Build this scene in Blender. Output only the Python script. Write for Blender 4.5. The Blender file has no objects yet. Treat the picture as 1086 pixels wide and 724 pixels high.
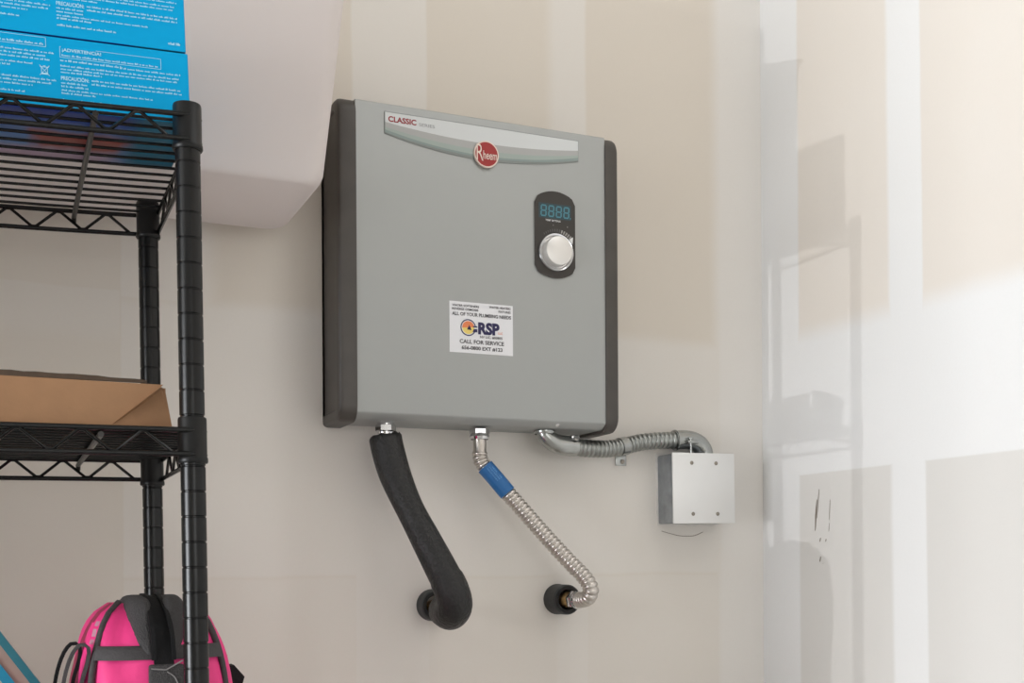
import bpy, bmesh, math, random
from mathutils import Vector, Matrix, Euler
random.seed(7)
PI = math.pi
S = bpy.context.scene
COL = S.collection

# ------------------------------------------------------------------ camera, world, light, exposure
cam_d = bpy.data.cameras.new('camera'); cam = bpy.data.objects.new('camera', cam_d); COL.objects.link(cam)
cam_d.sensor_width = 36.0; cam_d.lens = 36.0 * 1250 / 1086
cam_d.shift_y = 238 / 1086
cam_d.clip_start = 0.05
YAW = math.atan(543 / 1250)
cam.location = (-1.206, -1.69, 1.35)
cam.rotation_euler = (Matrix.Rotation(-YAW, 3, 'Z') @ Matrix.Rotation(PI / 2, 3, 'X') @ Matrix.Rotation(-0.006, 3, 'Z')).to_euler()
S.camera = cam

w = bpy.data.worlds.new('daylight'); S.world = w; w.use_nodes = True
w.node_tree.nodes['Background'].inputs[0].default_value = (1.0, 1.0, 1.0, 1)
w.node_tree.nodes['Background'].inputs[1].default_value = 0.7

def lamp(name, kind, loc, target, energy, color=(1, 1, 1), **kw):
    d = bpy.data.lights.new(name, kind); o = bpy.data.objects.new(name, d); COL.objects.link(o)
    d.energy = energy; d.color = color
    for k, v in kw.items(): setattr(d, k, v)
    o.location = loc
    o.rotation_euler = (Vector(target) - Vector(loc)).to_track_quat('-Z', 'Y').to_euler()
    return o
# low glint of sunlight that comes in through the open garage door on the left
lamp('sun_glint', 'SUN', (-7, -1.79, 1.43), (0, -0.243, 1.88), 0.42, (0.97, 0.98, 0.99), angle=math.radians(0.2))
# daylight of the open garage door (left end of the garage)
lamp('door_daylight', 'AREA', (-5.40, -1.65, 1.15), (0, -1.65, 1.15), 198, (0.955, 0.995, 1.045), shape='RECTANGLE', size=2.4, size_y=2.1)
# added fills: ceiling area light for bounced flash, and one unseen behind the camera
lamp('bounce_fill', 'AREA', (-0.30, -0.92, 2.72), (-0.30, -0.91, 0.0), 3.8, (0.97, 0.99, 1.0), shape='RECTANGLE', size=0.8, size_y=0.8)
lamp('rear_fill', 'AREA', (-1.0, -6.56, 1.6), (-1.0, 0.0, 1.6), 27, (0.97, 0.99, 1.0), shape='RECTANGLE', size=2.0, size_y=1.4)

vs = S.view_settings
vs.view_transform = 'Standard'; vs.look = 'None'; vs.gamma = 1.0; vs.exposure = 0.0; vs.use_curve_mapping = False

# ------------------------------------------------------------------ materials
MATS = {}
def mat(name, color, rough=0.5, metal=0.0, spec=0.5, noise=0.0, nscale=40, bump=0.0, bscale=300, coat=0.0, emit=None, estr=0.0):
    m = bpy.data.materials.new(name); m.use_nodes = True; MATS[name] = m
    nt = m.node_tree; p = nt.nodes['Principled BSDF']
    p.inputs['Base Color'].default_value = (*color, 1)
    p.inputs['Roughness'].default_value = rough; p.inputs['Metallic'].default_value = metal
    p.inputs['Specular IOR Level'].default_value = spec; p.inputs['Coat Weight'].default_value = coat
    tc = nt.nodes.new('ShaderNodeTexCoord')
    if noise:
        n = nt.nodes.new('ShaderNodeTexNoise'); n.inputs['Scale'].default_value = nscale; n.inputs['Detail'].default_value = 5
        nt.links.new(tc.outputs['Object'], n.inputs['Vector'])
        mx = nt.nodes.new('ShaderNodeMix'); mx.data_type = 'RGBA'
        mx.inputs[6].default_value = (*[max(0, c * (1 - noise)) for c in color], 1)
        mx.inputs[7].default_value = (*[min(1, c * (1 + noise)) for c in color], 1)
        nt.links.new(n.outputs['Fac'], mx.inputs[0]); nt.links.new(mx.outputs[2], p.inputs['Base Color'])
    if bump:
        n = nt.nodes.new('ShaderNodeTexNoise'); n.inputs['Scale'].default_value = bscale; n.inputs['Detail'].default_value = 3
        nt.links.new(tc.outputs['Object'], n.inputs['Vector'])
        b = nt.nodes.new('ShaderNodeBump'); b.inputs['Strength'].default_value = bump; b.inputs['Distance'].default_value = 0.002
        nt.links.new(n.outputs['Fac'], b.inputs['Height']); nt.links.new(b.outputs['Normal'], p.inputs['Normal'])
    if emit:
        p.inputs['Emission Color'].default_value = (*emit, 1); p.inputs['Emission Strength'].default_value = estr
    return m

mat('silver_paint', (0.36, 0.368, 0.357), 0.46, 0.30, noise=0.02, nscale=6)
mat('dark_plastic', (0.058, 0.050, 0.043), 0.42, noise=0.25, nscale=30, bump=0.1, bscale=500)
mat('badge_rim', (0.25, 0.27, 0.26), 0.4)
mat('badge_white', (0.66, 0.68, 0.68), 0.35)
mat('badge_green', (0.36, 0.42, 0.39), 0.35)
mat('badge_grey', (0.42, 0.42, 0.41), 0.35)
mat('badge_low', (0.26, 0.32, 0.30), 0.35)
mat('brand_red', (0.36, 0.022, 0.022), 0.35)
mat('cream', (0.80, 0.66, 0.58), 0.4)
mat('text_red', (0.30, 0.02, 0.03), 0.5)
mat('text_grey', (0.30, 0.31, 0.32), 0.5)
mat('black_gloss', (0.030, 0.025, 0.021), 0.32)
mat('lcd_teal', (0.055, 0.20, 0.25), 0.4, emit=(0.04, 0.22, 0.28), estr=0.05)
mat('lcd_back', (0.02, 0.05, 0.06), 0.3)
mat('tick_grey', (0.30, 0.29, 0.27), 0.5)
mat('tick_dim', (0.09, 0.085, 0.08), 0.5)
mat('white_print', (0.80, 0.80, 0.79), 0.5)
mat('chrome', (0.72, 0.72, 0.73), 0.12, 1.0)
mat('satin_metal', (0.74, 0.72, 0.69), 0.38, 0.55)
mat('sticker_white', (0.76, 0.755, 0.77), 0.4)
mat('ink', (0.03, 0.026, 0.03), 0.5)
mat('navy', (0.018, 0.014, 0.075), 0.5)
mat('orange_print', (0.75, 0.22, 0.08), 0.5)
mat('yellow_print', (0.78, 0.60, 0.16), 0.5)
mat('foam', (0.015, 0.0142, 0.0138), 0.48, spec=0.42, noise=0.95, nscale=240, bump=1.0, bscale=190)
mat('foam_ring', (0.035, 0.037, 0.037), 0.6, noise=0.3, nscale=200, bump=0.2)
mat('foam_inside', (0.012, 0.012, 0.012), 0.8)
mat('stainless', (0.58, 0.54, 0.50), 0.30, 1.0)
mat('brass', (0.62, 0.40, 0.18), 0.28, 1.0)
mat('blue_label', (0.012, 0.12, 0.33), 0.35, noise=0.12, nscale=120)
mat('blue_label_print', (0.08, 0.24, 0.50), 0.4)
mat('galvanised', (0.34, 0.35, 0.335), 0.33, 1.0, noise=0.2, nscale=120)
mat('zinc_cast', (0.40, 0.41, 0.395), 0.26, 1.0, noise=0.1, nscale=90)
mat('box_steel', (0.33, 0.35, 0.37), 0.45, 0.75, noise=0.35, nscale=60, bump=0.15, bscale=150)
mat('plate_steel', (0.78, 0.775, 0.76), 0.42, 0.45, noise=0.03, nscale=20)
mat('screw_steel', (0.30, 0.27, 0.23), 0.45, 0.9)
mat('rack_black', (0.005, 0.005, 0.005), 0.27, spec=0.32, noise=0.3, nscale=80)
mat('rack_plastic', (0.006, 0.006, 0.006), 0.40, spec=0.3)
mat('brace_steel', (0.035, 0.031, 0.028), 0.35, 0.3)
mat('blue_card', (0.0, 0.345, 0.67), 0.5, spec=0.12, noise=0.03, nscale=30)
mat('carton_ink', (0.42, 0.74, 0.90), 0.5, spec=0.2)
mat('cardboard', (0.32, 0.172, 0.085), 0.75, noise=0.10, nscale=60, bump=0.08, bscale=250)
mat('cardboard_core_shade', (0.07, 0.045, 0.028), 0.85, noise=0.25, nscale=150)  # torn core, darkened to stand for shade inside the tray
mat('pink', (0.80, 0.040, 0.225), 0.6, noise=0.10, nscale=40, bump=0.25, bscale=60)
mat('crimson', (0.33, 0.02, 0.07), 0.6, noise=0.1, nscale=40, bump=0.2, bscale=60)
mat('bag_grey', (0.055, 0.05, 0.052), 0.8, noise=0.3, nscale=300, bump=0.3, bscale=600)
mat('bag_mesh', (0.048, 0.045, 0.046), 0.85, noise=0.8, nscale=700, bump=0.9, bscale=700)
mat('bag_black', (0.007, 0.007, 0.008), 0.75, spec=0.25, bump=0.3, bscale=500)
mat('stitch', (0.22, 0.21, 0.21), 0.7)
mat('tag_grey', (0.40, 0.30, 0.34), 0.5)
mat('teal_trim', (0.012, 0.19, 0.25), 0.45)
mat('blush', (0.44, 0.33, 0.28), 0.6, noise=0.08)
mat('bright_blue', (0.0, 0.30, 0.50), 0.45)
mat('pencil', (0.16, 0.12, 0.085), 0.8)
mat('putty', (0.70, 0.67, 0.63), 0.7, noise=0.15, nscale=90, bump=0.3, bscale=90)

# frosted plastic of the tote
m = bpy.data.materials.new('frosted_plastic'); m.use_nodes = True; MATS['frosted_plastic'] = m
nt = m.node_tree; nt.nodes.clear()
o_ = nt.nodes.new('ShaderNodeOutputMaterial'); p_ = nt.nodes.new('ShaderNodeBsdfPrincipled')
p_.inputs['Base Color'].default_value = (0.90, 0.85, 0.83, 1); p_.inputs['Roughness'].default_value = 0.42
tl = nt.nodes.new('ShaderNodeBsdfTranslucent'); tl.inputs[0].default_value = (0.92, 0.88, 0.87, 1)
tr = nt.nodes.new('ShaderNodeBsdfTransparent'); tr.inputs[0].default_value = (0.95, 0.94, 0.94, 1)
m1 = nt.nodes.new('ShaderNodeMixShader'); m1.inputs[0].default_value = 0.52
m2 = nt.nodes.new('ShaderNodeMixShader'); m2.inputs[0].default_value = 0.14
nt.links.new(p_.outputs[0], m1.inputs[1]); nt.links.new(tl.outputs[0], m1.inputs[2])
nt.links.new(m1.outputs[0], m2.inputs[1]); nt.links.new(tr.outputs[0], m2.inputs[2]); nt.links.new(m2.outputs[0], o_.inputs[0])

class NT:
    """small helper to write masks as node expressions"""
    def __init__(s, name):
        s.m = bpy.data.materials.new(name); s.m.use_nodes = True; MATS[name] = s.m
        s.t = s.m.node_tree; s.p = s.t.nodes['Principled BSDF']
    def n(s, k): return s.t.nodes.new(k)
    def l(s, a, b): s.t.links.new(a, b)
    def math(s, op, a, b=None, clamp=False):
        q = s.n('ShaderNodeMath'); q.operation = op; q.use_clamp = clamp
        for i, v in enumerate((a, b)):
            if v is None: continue
            if isinstance(v, (int, float)): q.inputs[i].default_value = v
            else: s.l(v, q.inputs[i])
        return q.outputs[0]
    def step(s, v, e, soft, up=True):
        q = s.n('ShaderNodeMapRange'); q.interpolation_type = 'SMOOTHSTEP'
        s.l(v, q.inputs[0])
        q.inputs[1].default_value = e - soft; q.inputs[2].default_value = e + soft
        q.inputs[3].default_value = 0 if up else 1; q.inputs[4].default_value = 1 if up else 0
        return q.outputs[0]
    def band(s, v, a, b, sa, sb=None):
        return s.math('MULTIPLY', s.step(v, a, sa), s.step(v, b, sb or sa, False))
    def noise(s, vec, scale, detail=3):
        q = s.n('ShaderNodeTexNoise'); q.inputs['Scale'].default_value = scale; q.inputs['Detail'].default_value = detail
        s.l(vec, q.inputs['Vector']); return q.outputs['Fac']
    def mix(s, f, a, b):
        q = s.n('ShaderNodeMix'); q.data_type = 'RGBA'
        if isinstance(f, (int, float)): q.inputs[0].default_value = f
        else: s.l(f, q.inputs[0])
        for i, v in ((6, a), (7, b)):
            if isinstance(v, tuple): q.inputs[i].default_value = (*v, 1)
            else: s.l(v, q.inputs[i])
        return q.outputs[2]
    def mx(s, a, b): return s.math('MAXIMUM', a, b)

def drywall(name, right):
    N = NT(name)
    tc = N.n('ShaderNodeTexCoord'); P = tc.outputs['Object']
    sp = N.n('ShaderNodeSeparateXYZ'); N.l(P, sp.inputs[0])
    wob = N.math('MULTIPLY', N.math('SUBTRACT', N.noise(P, 3.0, 4), 0.5), 0.030)
    fine = N.math('MULTIPLY', N.math('SUBTRACT', N.noise(P, 25.0, 2), 0.5), 0.004)
    wob = N.math('ADD', wob, fine)
    z = N.math('ADD', sp.outputs['Z'], N.math('MULTIPLY', wob, 0.7))
    zr = sp.outputs['Z']
    if right:
        h = N.math('ADD', sp.outputs['Y'], N.math('MULTIPLY', wob, 0.25))
        corner = N.step(h, -0.102, 0.004)
        stud = N.band(N.math('ADD', h, N.math('MULTIPLY', N.math('SUBTRACT', zr, 2.0), -0.011)), -0.384, -0.314, 0.003, 0.006)
        stud2 = N.band(h, -0.80, -0.72, 0.005)
        joint = N.band(zr, 1.496, 1.725, 0.002, 0.022)
        mud = N.mx(N.mx(corner, N.math('MULTIPLY', stud, 1.0)), N.mx(joint, stud2))
        paper = N.mix(N.step(zr, 1.60, 0.01), (0.640, 0.622, 0.592), (0.700, 0.650, 0.590))
    else:
        h = N.math('ADD', sp.outputs['X'], N.math('MULTIPLY', wob, 0.5))
        up = N.step(zr, 1.70, 0.03)
        s1 = N.math('MULTIPLY', N.band(h, -0.725, -0.607, 0.003), 0.75)
        s2 = N.math('MULTIPLY', N.band(h, -0.401, -0.338, 0.014, 0.004), 0.75)
        s3 = N.math('MULTIPLY', N.step(h, -0.094, 0.016), 1.0)
        j1 = N.math('MULTIPLY', N.math('MULTIPLY', N.band(z, 1.335, 1.722, 0.006, 0.014), N.step(h, -1.052, 0.003)), 0.72)
        j2 = N.math('MULTIPLY', N.math('MULTIPLY', N.band(z, 1.66, 1.732, 0.03, 0.003), N.step(h, -1.052, 0.003, False)), 0.55)
        j3 = N.math('MULTIPLY', N.math('MULTIPLY', N.step(z, 1.335, 0.006, False), N.step(h, -1.052, 0.003)), 0.55)
        j4 = N.math('MULTIPLY', N.step(h, -1.052, 0.003, False), 0.22)
        j5 = N.math('MULTIPLY', N.math('MULTIPLY', N.step(zr, 1.72, 0.004), N.band(h, -1.052, -0.93, 0.003, 0.02)), 0.7)
        mud = N.mx(N.mx(N.mx(s1, s2), N.mx(s3, j1)), N.mx(N.mx(j2, j3), N.mx(j4, j5)))
        paper = (0.690, 0.628, 0.550)
    cloud = N.math('MULTIPLY', N.math('SUBTRACT', N.noise(P, 7.0, 5), 0.5), 0.30)
    mud = N.math('ADD', mud, cloud, True)
    mudc = (0.745, 0.742, 0.733) if right else (0.752, 0.718, 0.676)
    c = N.mix(mud, paper, mudc)
    g = N.noise(P, 260.0, 2)
    c2 = N.mix(N.math('MULTIPLY', g, 0.08), c, (0.50, 0.45, 0.39))
    N.l(c2, N.p.inputs['Base Color'])
    N.p.inputs['Roughness'].default_value = 0.55; N.p.inputs['Specular IOR Level'].default_value = 0.35
    b = N.n('ShaderNodeBump'); b.inputs['Strength'].default_value = 0.10; b.inputs['Distance'].default_value = 0.004
    N.l(N.math('ADD', N.noise(P, 14.0, 4), N.math('MULTIPLY', N.noise(P, 400.0, 2), 0.10)), b.inputs['Height'])
    N.l(b.outputs[0], N.p.inputs['Normal'])
drywall('drywall_back', False)
drywall('drywall_right', True)
mat('drywall_plain', (0.66, 0.63, 0.58), 0.8, noise=0.05, nscale=3)
mat('ceiling_white', (0.70, 0.68, 0.65), 0.9)
mat('concrete', (0.48, 0.465, 0.44), 0.6, noise=0.2, nscale=5, bump=0.1, bscale=60)

# printed underside of the blue cartons: blue sky, brown-red patch, teal end
N = NT('carton_print')
tc = N.n('ShaderNodeTexCoord'); P = tc.outputs['Object']; sp = N.n('ShaderNodeSeparateXYZ'); N.l(P, sp.inputs[0])
wv = N.math('MULTIPLY', N.math('SUBTRACT', N.noise(P, 22, 4), 0.5), 0.10)
X = N.math('ADD', sp.outputs['X'], wv); Y = N.math('ADD', sp.outputs['Y'], N.math('MULTIPLY', wv, 0.5))
blue = N.mix(N.step(Y, 0.05, 0.05), (0.008, 0.035, 0.24), (0.09, 0.20, 0.42))
c = N.mix(N.math('MULTIPLY', N.band(X, -0.15, -0.055, 0.012), N.band(Y, 0.062, 0.118, 0.012)), blue, (0.26, 0.055, 0.045))
c = N.mix(N.math('MULTIPLY', N.step(Y, 0.112, 0.012), N.step(X, -0.06, 0.02, False)), c, (0.42, 0.30, 0.40))
c = N.mix(N.step(sp.outputs['X'], -0.052, 0.012), c, (0.008, 0.14, 0.24))
N.l(c, N.p.inputs['Base Color']); N.p.inputs['Roughness'].default_value = 0.4

# ------------------------------------------------------------------ mesh helpers
OFF = {}
def bm_new(): return bmesh.new()
def finish(name, bm, m, parent=None, smooth=35, local=False):
    """link bm as one mesh object; coordinates are world ones unless local, moved into the parent's frame"""
    off = OFF.get(parent.name, Vector()) if parent else Vector()
    if not local and off.length: bmesh.ops.translate(bm, verts=bm.verts, vec=-off)
    bmesh.ops.recalc_face_normals(bm, faces=bm.faces)
    me = bpy.data.meshes.new(name); bm.to_mesh(me); bm.free()
    ms = m if isinstance(m, (list, tuple)) else [m]
    for k in ms: me.materials.append(MATS[k])
    if smooth:
        for p in me.polygons: p.use_smooth = True
        me.set_sharp_from_angle(angle=math.radians(smooth))
    o = bpy.data.objects.new(name, me); COL.objects.link(o)
    if parent: o.parent = parent
    OFF[o.name] = off.copy()
    return o
def tag(o, label, cat, group=None):
    o['label'] = label; o['category'] = cat
    if group: o['group'] = group
    return o
def thing(name, loc, label, cat, rot=(0, 0, 0), group=None):
    o = bpy.data.objects.new(name, None); COL.objects.link(o); o.empty_display_size = 0.05
    o.location = loc; o.rotation_euler = rot; OFF[o.name] = Vector(loc)
    return tag(o, label, cat, group)
def structure(name, bm, m, smooth=0):
    o = finish(name, bm, m, None, smooth); o['kind'] = 'structure'; return o
def share(src, name, parent, loc=(0, 0, 0), rot=(0, 0, 0), scale=(1, 1, 1)):
    o = bpy.data.objects.new(name, src.data); COL.objects.link(o); o.parent = parent
    o.location = loc; o.rotation_euler = rot; o.scale = scale; OFF[o.name] = OFF.get(parent.name, Vector()); return o

def box(bm, a, b, bev=0.0, seg=2, mi=0, M=None):
    r = bmesh.ops.create_cube(bm, size=1.0)
    vs_ = r['verts']; a = Vector(a); b = Vector(b); c = (a + b) / 2; s = b - a
    for v in vs_: v.co = Vector((v.co.x * s.x, v.co.y * s.y, v.co.z * s.z)) + c
    fs = set(f for v in vs_ for f in v.link_faces)
    if bev > 0:
        es = list(set(e for v in vs_ for e in v.link_edges))
        q = bmesh.ops.bevel(bm, geom=es, offset=bev, segments=seg, affect='EDGES', profile=0.5)
        vs_ = list(set(v for f in q['faces'] for v in f.verts)); fs = set(f for v in vs_ for f in v.link_faces)
        vs_ = list(set(v for f in fs for v in f.verts))
    for f in fs: f.material_index = mi
    if M: bmesh.ops.transform(bm, matrix=M, verts=vs_)
    return vs_
def frames(pts):
    ts = []
    n = len(pts)
    for i in range(n):
        t = pts[min(i + 1, n - 1)] - pts[max(i - 1, 0)]
        ts.append(t.normalized() if t.length > 1e-9 else Vector((0, 0, 1)))
    u = ts[0].orthogonal().normalized(); us = [u]
    for i in range(1, n):
        u = us[-1] - ts[i] * us[-1].dot(ts[i]); us.append(u.normalized())
    return ts, us
def tube(bm, pts, r, n=12, caps=True, mi=0, sx=1.0):
    pts = [Vector(p) for p in pts]; ts, us = frames(pts)
    rings = []
    for i, p in enumerate(pts):
        rr = r[i] if isinstance(r, (list, tuple)) else r
        b = ts[i].cross(us[i])
        rings.append([bm.verts.new(p + us[i] * (math.cos(2 * PI * k / n) * rr) + b * (math.sin(2 * PI * k / n) * rr * sx)) for k in range(n)])
    for i in range(len(rings) - 1):
        for k in range(n):
            f = bm.faces.new((rings[i][k], rings[i][(k + 1) % n], rings[i + 1][(k + 1) % n], rings[i + 1][k])); f.material_index = mi
    if caps:
        bm.faces.new(rings[0][::-1]).material_index = mi; bm.faces.new(rings[-1]).material_index = mi
def spline(pts, step=0.004, closed=False):
    P = [Vector(p) for p in pts]; out = []
    for i in range(len(P) - 1):
        p0 = P[max(i - 1, 0)]; p1 = P[i]; p2 = P[i + 1]; p3 = P[min(i + 2, len(P) - 1)]
        n = max(2, int((p2 - p1).length / step))
        for k in range(n):
            t = k / n
            out.append(0.5 * ((2 * p1) + (p2 - p0) * t + (2 * p0 - 5 * p1 + 4 * p2 - p3) * t * t + (3 * p1 - p0 - 3 * p2 + p3) * t ** 3))
    out.append(P[-1]); return out
def resample(pts, step):
    d = [0.0]
    for i in range(1, len(pts)): d.append(d[-1] + (pts[i] - pts[i - 1]).length)
    n = max(2, int(round(d[-1] / step))); out = []; j = 0
    for k in range(n + 1):
        s = d[-1] * k / n
        while j < len(d) - 2 and d[j + 1] < s: j += 1
        t = (s - d[j]) / max(1e-9, d[j + 1] - d[j]); out.append(pts[j].lerp(pts[j + 1], min(1, max(0, t))))
    return out
def corrugated(bm, pts, r0, r1, pitch, n=20, per=6):
    pts = resample([Vector(p) for p in pts], pitch / per)
    rad = [r0 + (r1 - r0) * abs(math.sin(PI * i / per)) ** 0.55 for i in range(len(pts))]   # round rings, narrow grooves
    tube(bm, pts, rad, n)
def lathe(bm, prof, origin, axis, n=32, mi=0):
    """prof: list of (radius, distance along axis)"""
    origin = Vector(origin); ax = Vector(axis).normalized(); u = ax.orthogonal().normalized(); v = ax.cross(u)
    rings = []
    for r, h in prof:
        if r < 1e-6: rings.append([bm.verts.new(origin + ax * h)])
        else: rings.append([bm.verts.new(origin + ax * h + (u * math.cos(2 * PI * k / n) + v * math.sin(2 * PI * k / n)) * r) for k in range(n)])
    for A, B in zip(rings, rings[1:]):
        for k in range(n):
            k2 = (k + 1) % n
            vs_ = [A[k % len(A)], A[k2 % len(A)], B[k2 % len(B)], B[k % len(B)]]
            q = []
            for x in vs_:
                if x not in q: q.append(x)
            if len(q) > 2: bm.faces.new(q).material_index = mi
def prism(bm, pts, d, mi=0):
    """closed outline of 3-D points extruded by the vector d"""
    d = Vector(d); A = [bm.verts.new(Vector(p)) for p in pts]; B = [bm.verts.new(Vector(p) + d) for p in pts]; n = len(A)
    bm.faces.new(A).material_index = mi; bm.faces.new(B[::-1]).material_index = mi
    for k in range(n): bm.faces.new((A[k], B[k], B[(k + 1) % n], A[(k + 1) % n])).material_index = mi
def flat(bm, pts, mi=0):
    bm.faces.new([bm.verts.new(Vector(p)) for p in pts]).material_index = mi
def quad_xz(bm, x0, z0, x1, z1, y, mi=0):
    flat(bm, [(x0, y, z0), (x1, y, z0), (x1, y, z1), (x0, y, z1)], mi)

def text(bm, body, x0, z0, wd, ht, y, mi=0, bold=0.0, M=None):
    """lettering fitted into the box x0..x0+wd, z0..z0+ht on the plane y, facing -y"""
    cu = bpy.data.curves.new('lettering', 'FONT'); cu.body = body; cu.offset = bold; cu.resolution_u = 3
    ob = bpy.data.objects.new('lettering', cu); COL.objects.link(ob)
    bpy.context.view_layer.update(); dg = bpy.context.evaluated_depsgraph_get()
    me = bpy.data.meshes.new_from_object(ob.evaluated_get(dg))
    bpy.data.objects.remove(ob); bpy.data.curves.remove(cu)
    if not me.vertices: return
    xs = [v.co.x for v in me.vertices]; ys = [v.co.y for v in me.vertices]
    ax, bx, ay, by = min(xs), max(xs), min(ys), max(ys)
    mp = []
    for v in me.vertices:
        p = Vector((x0 + (v.co.x - ax) / (bx - ax) * wd, y, z0 + (v.co.y - ay) / max(1e-6, by - ay) * ht))
        mp.append(bm.verts.new(M @ p if M else p))
    for p in me.polygons:
        try: bm.faces.new([mp[i] for i in p.vertices]).material_index = mi
        except ValueError: pass
    bpy.data.meshes.remove(me)

# ------------------------------------------------------------------ the setting
b = bm_new(); box(b, (-5.5, 0.0, 0), (0.12, 0.12, 2.75)); structure('wall_back', b, 'drywall_back')
b = bm_new(); box(b, (0.0, -6.6, 0), (0.12, 0.0, 2.75)); wall_r = structure('wall_right', b, 'drywall_right')
b = bm_new(); box(b, (-5.5, -6.72, 0), (0.12, -6.6, 2.75)); structure('wall_front', b, 'drywall_plain')
b = bm_new(); box(b, (-5.5, -6.72, -0.1), (0.12, 0.12, 0.0)); structure('floor', b, 'concrete')
b = bm_new(); box(b, (-5.62, -6.72, 0), (-5.5, -2.9, 2.75)); box(b, (-5.62, -0.4, 0), (-5.5, 0.12, 2.75)); box(b, (-5.62, -2.9, 2.2), (-5.5, -0.4, 2.75)); structure('wall_left', b, 'drywall_plain')
b = bm_new(); box(b, (-5.5, -6.72, 2.75), (0.12, 0.12, 2.85)); structure('ceiling', b, 'ceiling_white')
b = bm_new()
for a, c in (((-2.06, 0.84), (-2.0, 2.36)), ((0.0, 0.84), (0.06, 2.36)), ((-2.0, 0.84), (0.0, 0.90)), ((-2.0, 2.30), (0.0, 2.36))):
    box(b, (min(a[0], -0.001), -6.6, a[1]), (min(c[0], -0.001), -6.56, c[1])) if c[0] - a[0] > 0.1 or a[0] < -1 else None
structure('rear_fill_frame', b, 'ceiling_white')  # unseen frame added around the rear fill light
# short dark scuffs on the right wall
def scuff(pts, wd):
    b = bm_new()
    P = [Vector((-0.0006, y, z)) for y, z in pts]; L = []; R = []
    for i, p in enumerate(P):
        k = wd * (0.25 + 0.75 * math.sin(PI * (i + 0.3) / (len(P) - 0.4)))
        L.append(p + Vector((0, -k / 2, 0))); R.append(p + Vector((0, k / 2, 0)))
    prism(b, L + R[::-1], (-0.0003, 0, 0)); finish('scuff_mark', b, 'pencil', wall_r, 0)
scuff([(-0.1475, 1.454), (-0.1455, 1.440), (-0.1440, 1.428), (-0.1435, 1.415), (-0.1425, 1.404)], 0.0024)
scuff([(-0.1530, 1.470), (-0.1505, 1.452), (-0.1485, 1.436), (-0.1470, 1.424)], 0.0010)
scuff([(-0.1800, 1.452), (-0.1790, 1.436), (-0.1775, 1.420)], 0.0007)
scuff([(-0.1780, 1.415), (-0.1765, 1.402)], 0.0006)
scuff([(-0.1560, 1.392), (-0.1540, 1.386)], 0.0022)
scuff([(-0.1700, 1.390), (-0.1680, 1.386)], 0.0018)
scuff([(-0.1560, 1.362), (-0.1540, 1.354)], 0.0022)
scuff([(-0.1640, 1.352), (-0.1600, 1.351)], 0.0012)

# ------------------------------------------------------------------ water heater
HX0, HX1, HZ0, HZ1, HY = -0.772, -0.3295, 1.5575, 2.0070, -0.091
heater = thing('water_heater', (-0.55, 0, HZ0), 'grey electric tankless water heater with dark end caps hung on the drywall', 'water heater')
def profile(y0, y1, z0, z1, r, n=6):
    pts = [(y0, z0)]
    for k in range(n + 1):
        a = PI / 2 * k / n; pts.append((y1 + r - r * math.sin(a), z0 + r - r * math.cos(a)))
    for k in range(n + 1):
        a = PI / 2 * k / n; pts.append((y1 + r - r * math.cos(a), z1 - r + r * math.sin(a)))
    pts.append((y0, z1)); return pts
b = bm_new(); prism(b, [(HX0 + 0.0255, y, z) for y, z in ((0, HZ0 + 0.001), (HY + 0.016, HZ0 + 0.001), (HY + 0.0120, HZ0 + 0.0015), (HY + 0.0015, HZ0 + 0.0085), (HY + 0.0004, HZ0 + 0.0098), (HY, HZ0 + 0.0115), (HY, HZ1 - 0.004), (HY + 0.0008, HZ1 - 0.0022), (HY + 0.003, HZ1 - 0.001), (0, HZ1 - 0.001))], (HX1 - HX0 - 0.049, 0, 0))
panel = finish('front_cover', b, 'silver_paint', heater, 30)
def cap(x_in, x_out):
    b = bm_new(); s = 1 if x_out > x_in else -1; c = 0.007
    rows = [(x_in, 0.0), (x_out - s * c, 0.0), (x_out - s * c * 0.45, c * 0.18), (x_out - s * c * 0.1, c * 0.55), (x_out, c), (x_out, 0.015), (x_out - s * 0.0025, 0.018)]
    rings = []
    for x, i in rows:
        rings.append([b.verts.new((x, y, z)) for y, z in profile(0, HY - 0.0022 + i, HZ0 - 0.0035 + i, HZ1 + 0.0015 - i, max(0.004, 0.022 - i * 0.6))])
    n = len(rings[0])
    for A, B in zip(rings, rings[1:]):
        for k in range(n): b.faces.new((A[k], A[(k + 1) % n], B[(k + 1) % n], B[k]))
    b.faces.new(rings[0][::-1]); b.faces.new(rings[-1])
    finish('end_cap', b, 'dark_plastic', heater, 28)
cap(HX0 + 0.0258, HX0); cap(HX1 - 0.0235, HX1)
# cover screw at the lower edge
b = bm_new(); lathe(b, [(0.0035, 0), (0.0033, 0.001), (0.0, 0.0016)], (-0.432, HY + 0.0075, HZ0 + 0.0055), (0, -0.6, -0.8), 12); finish('screw', b, 'chrome', heater)

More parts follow.
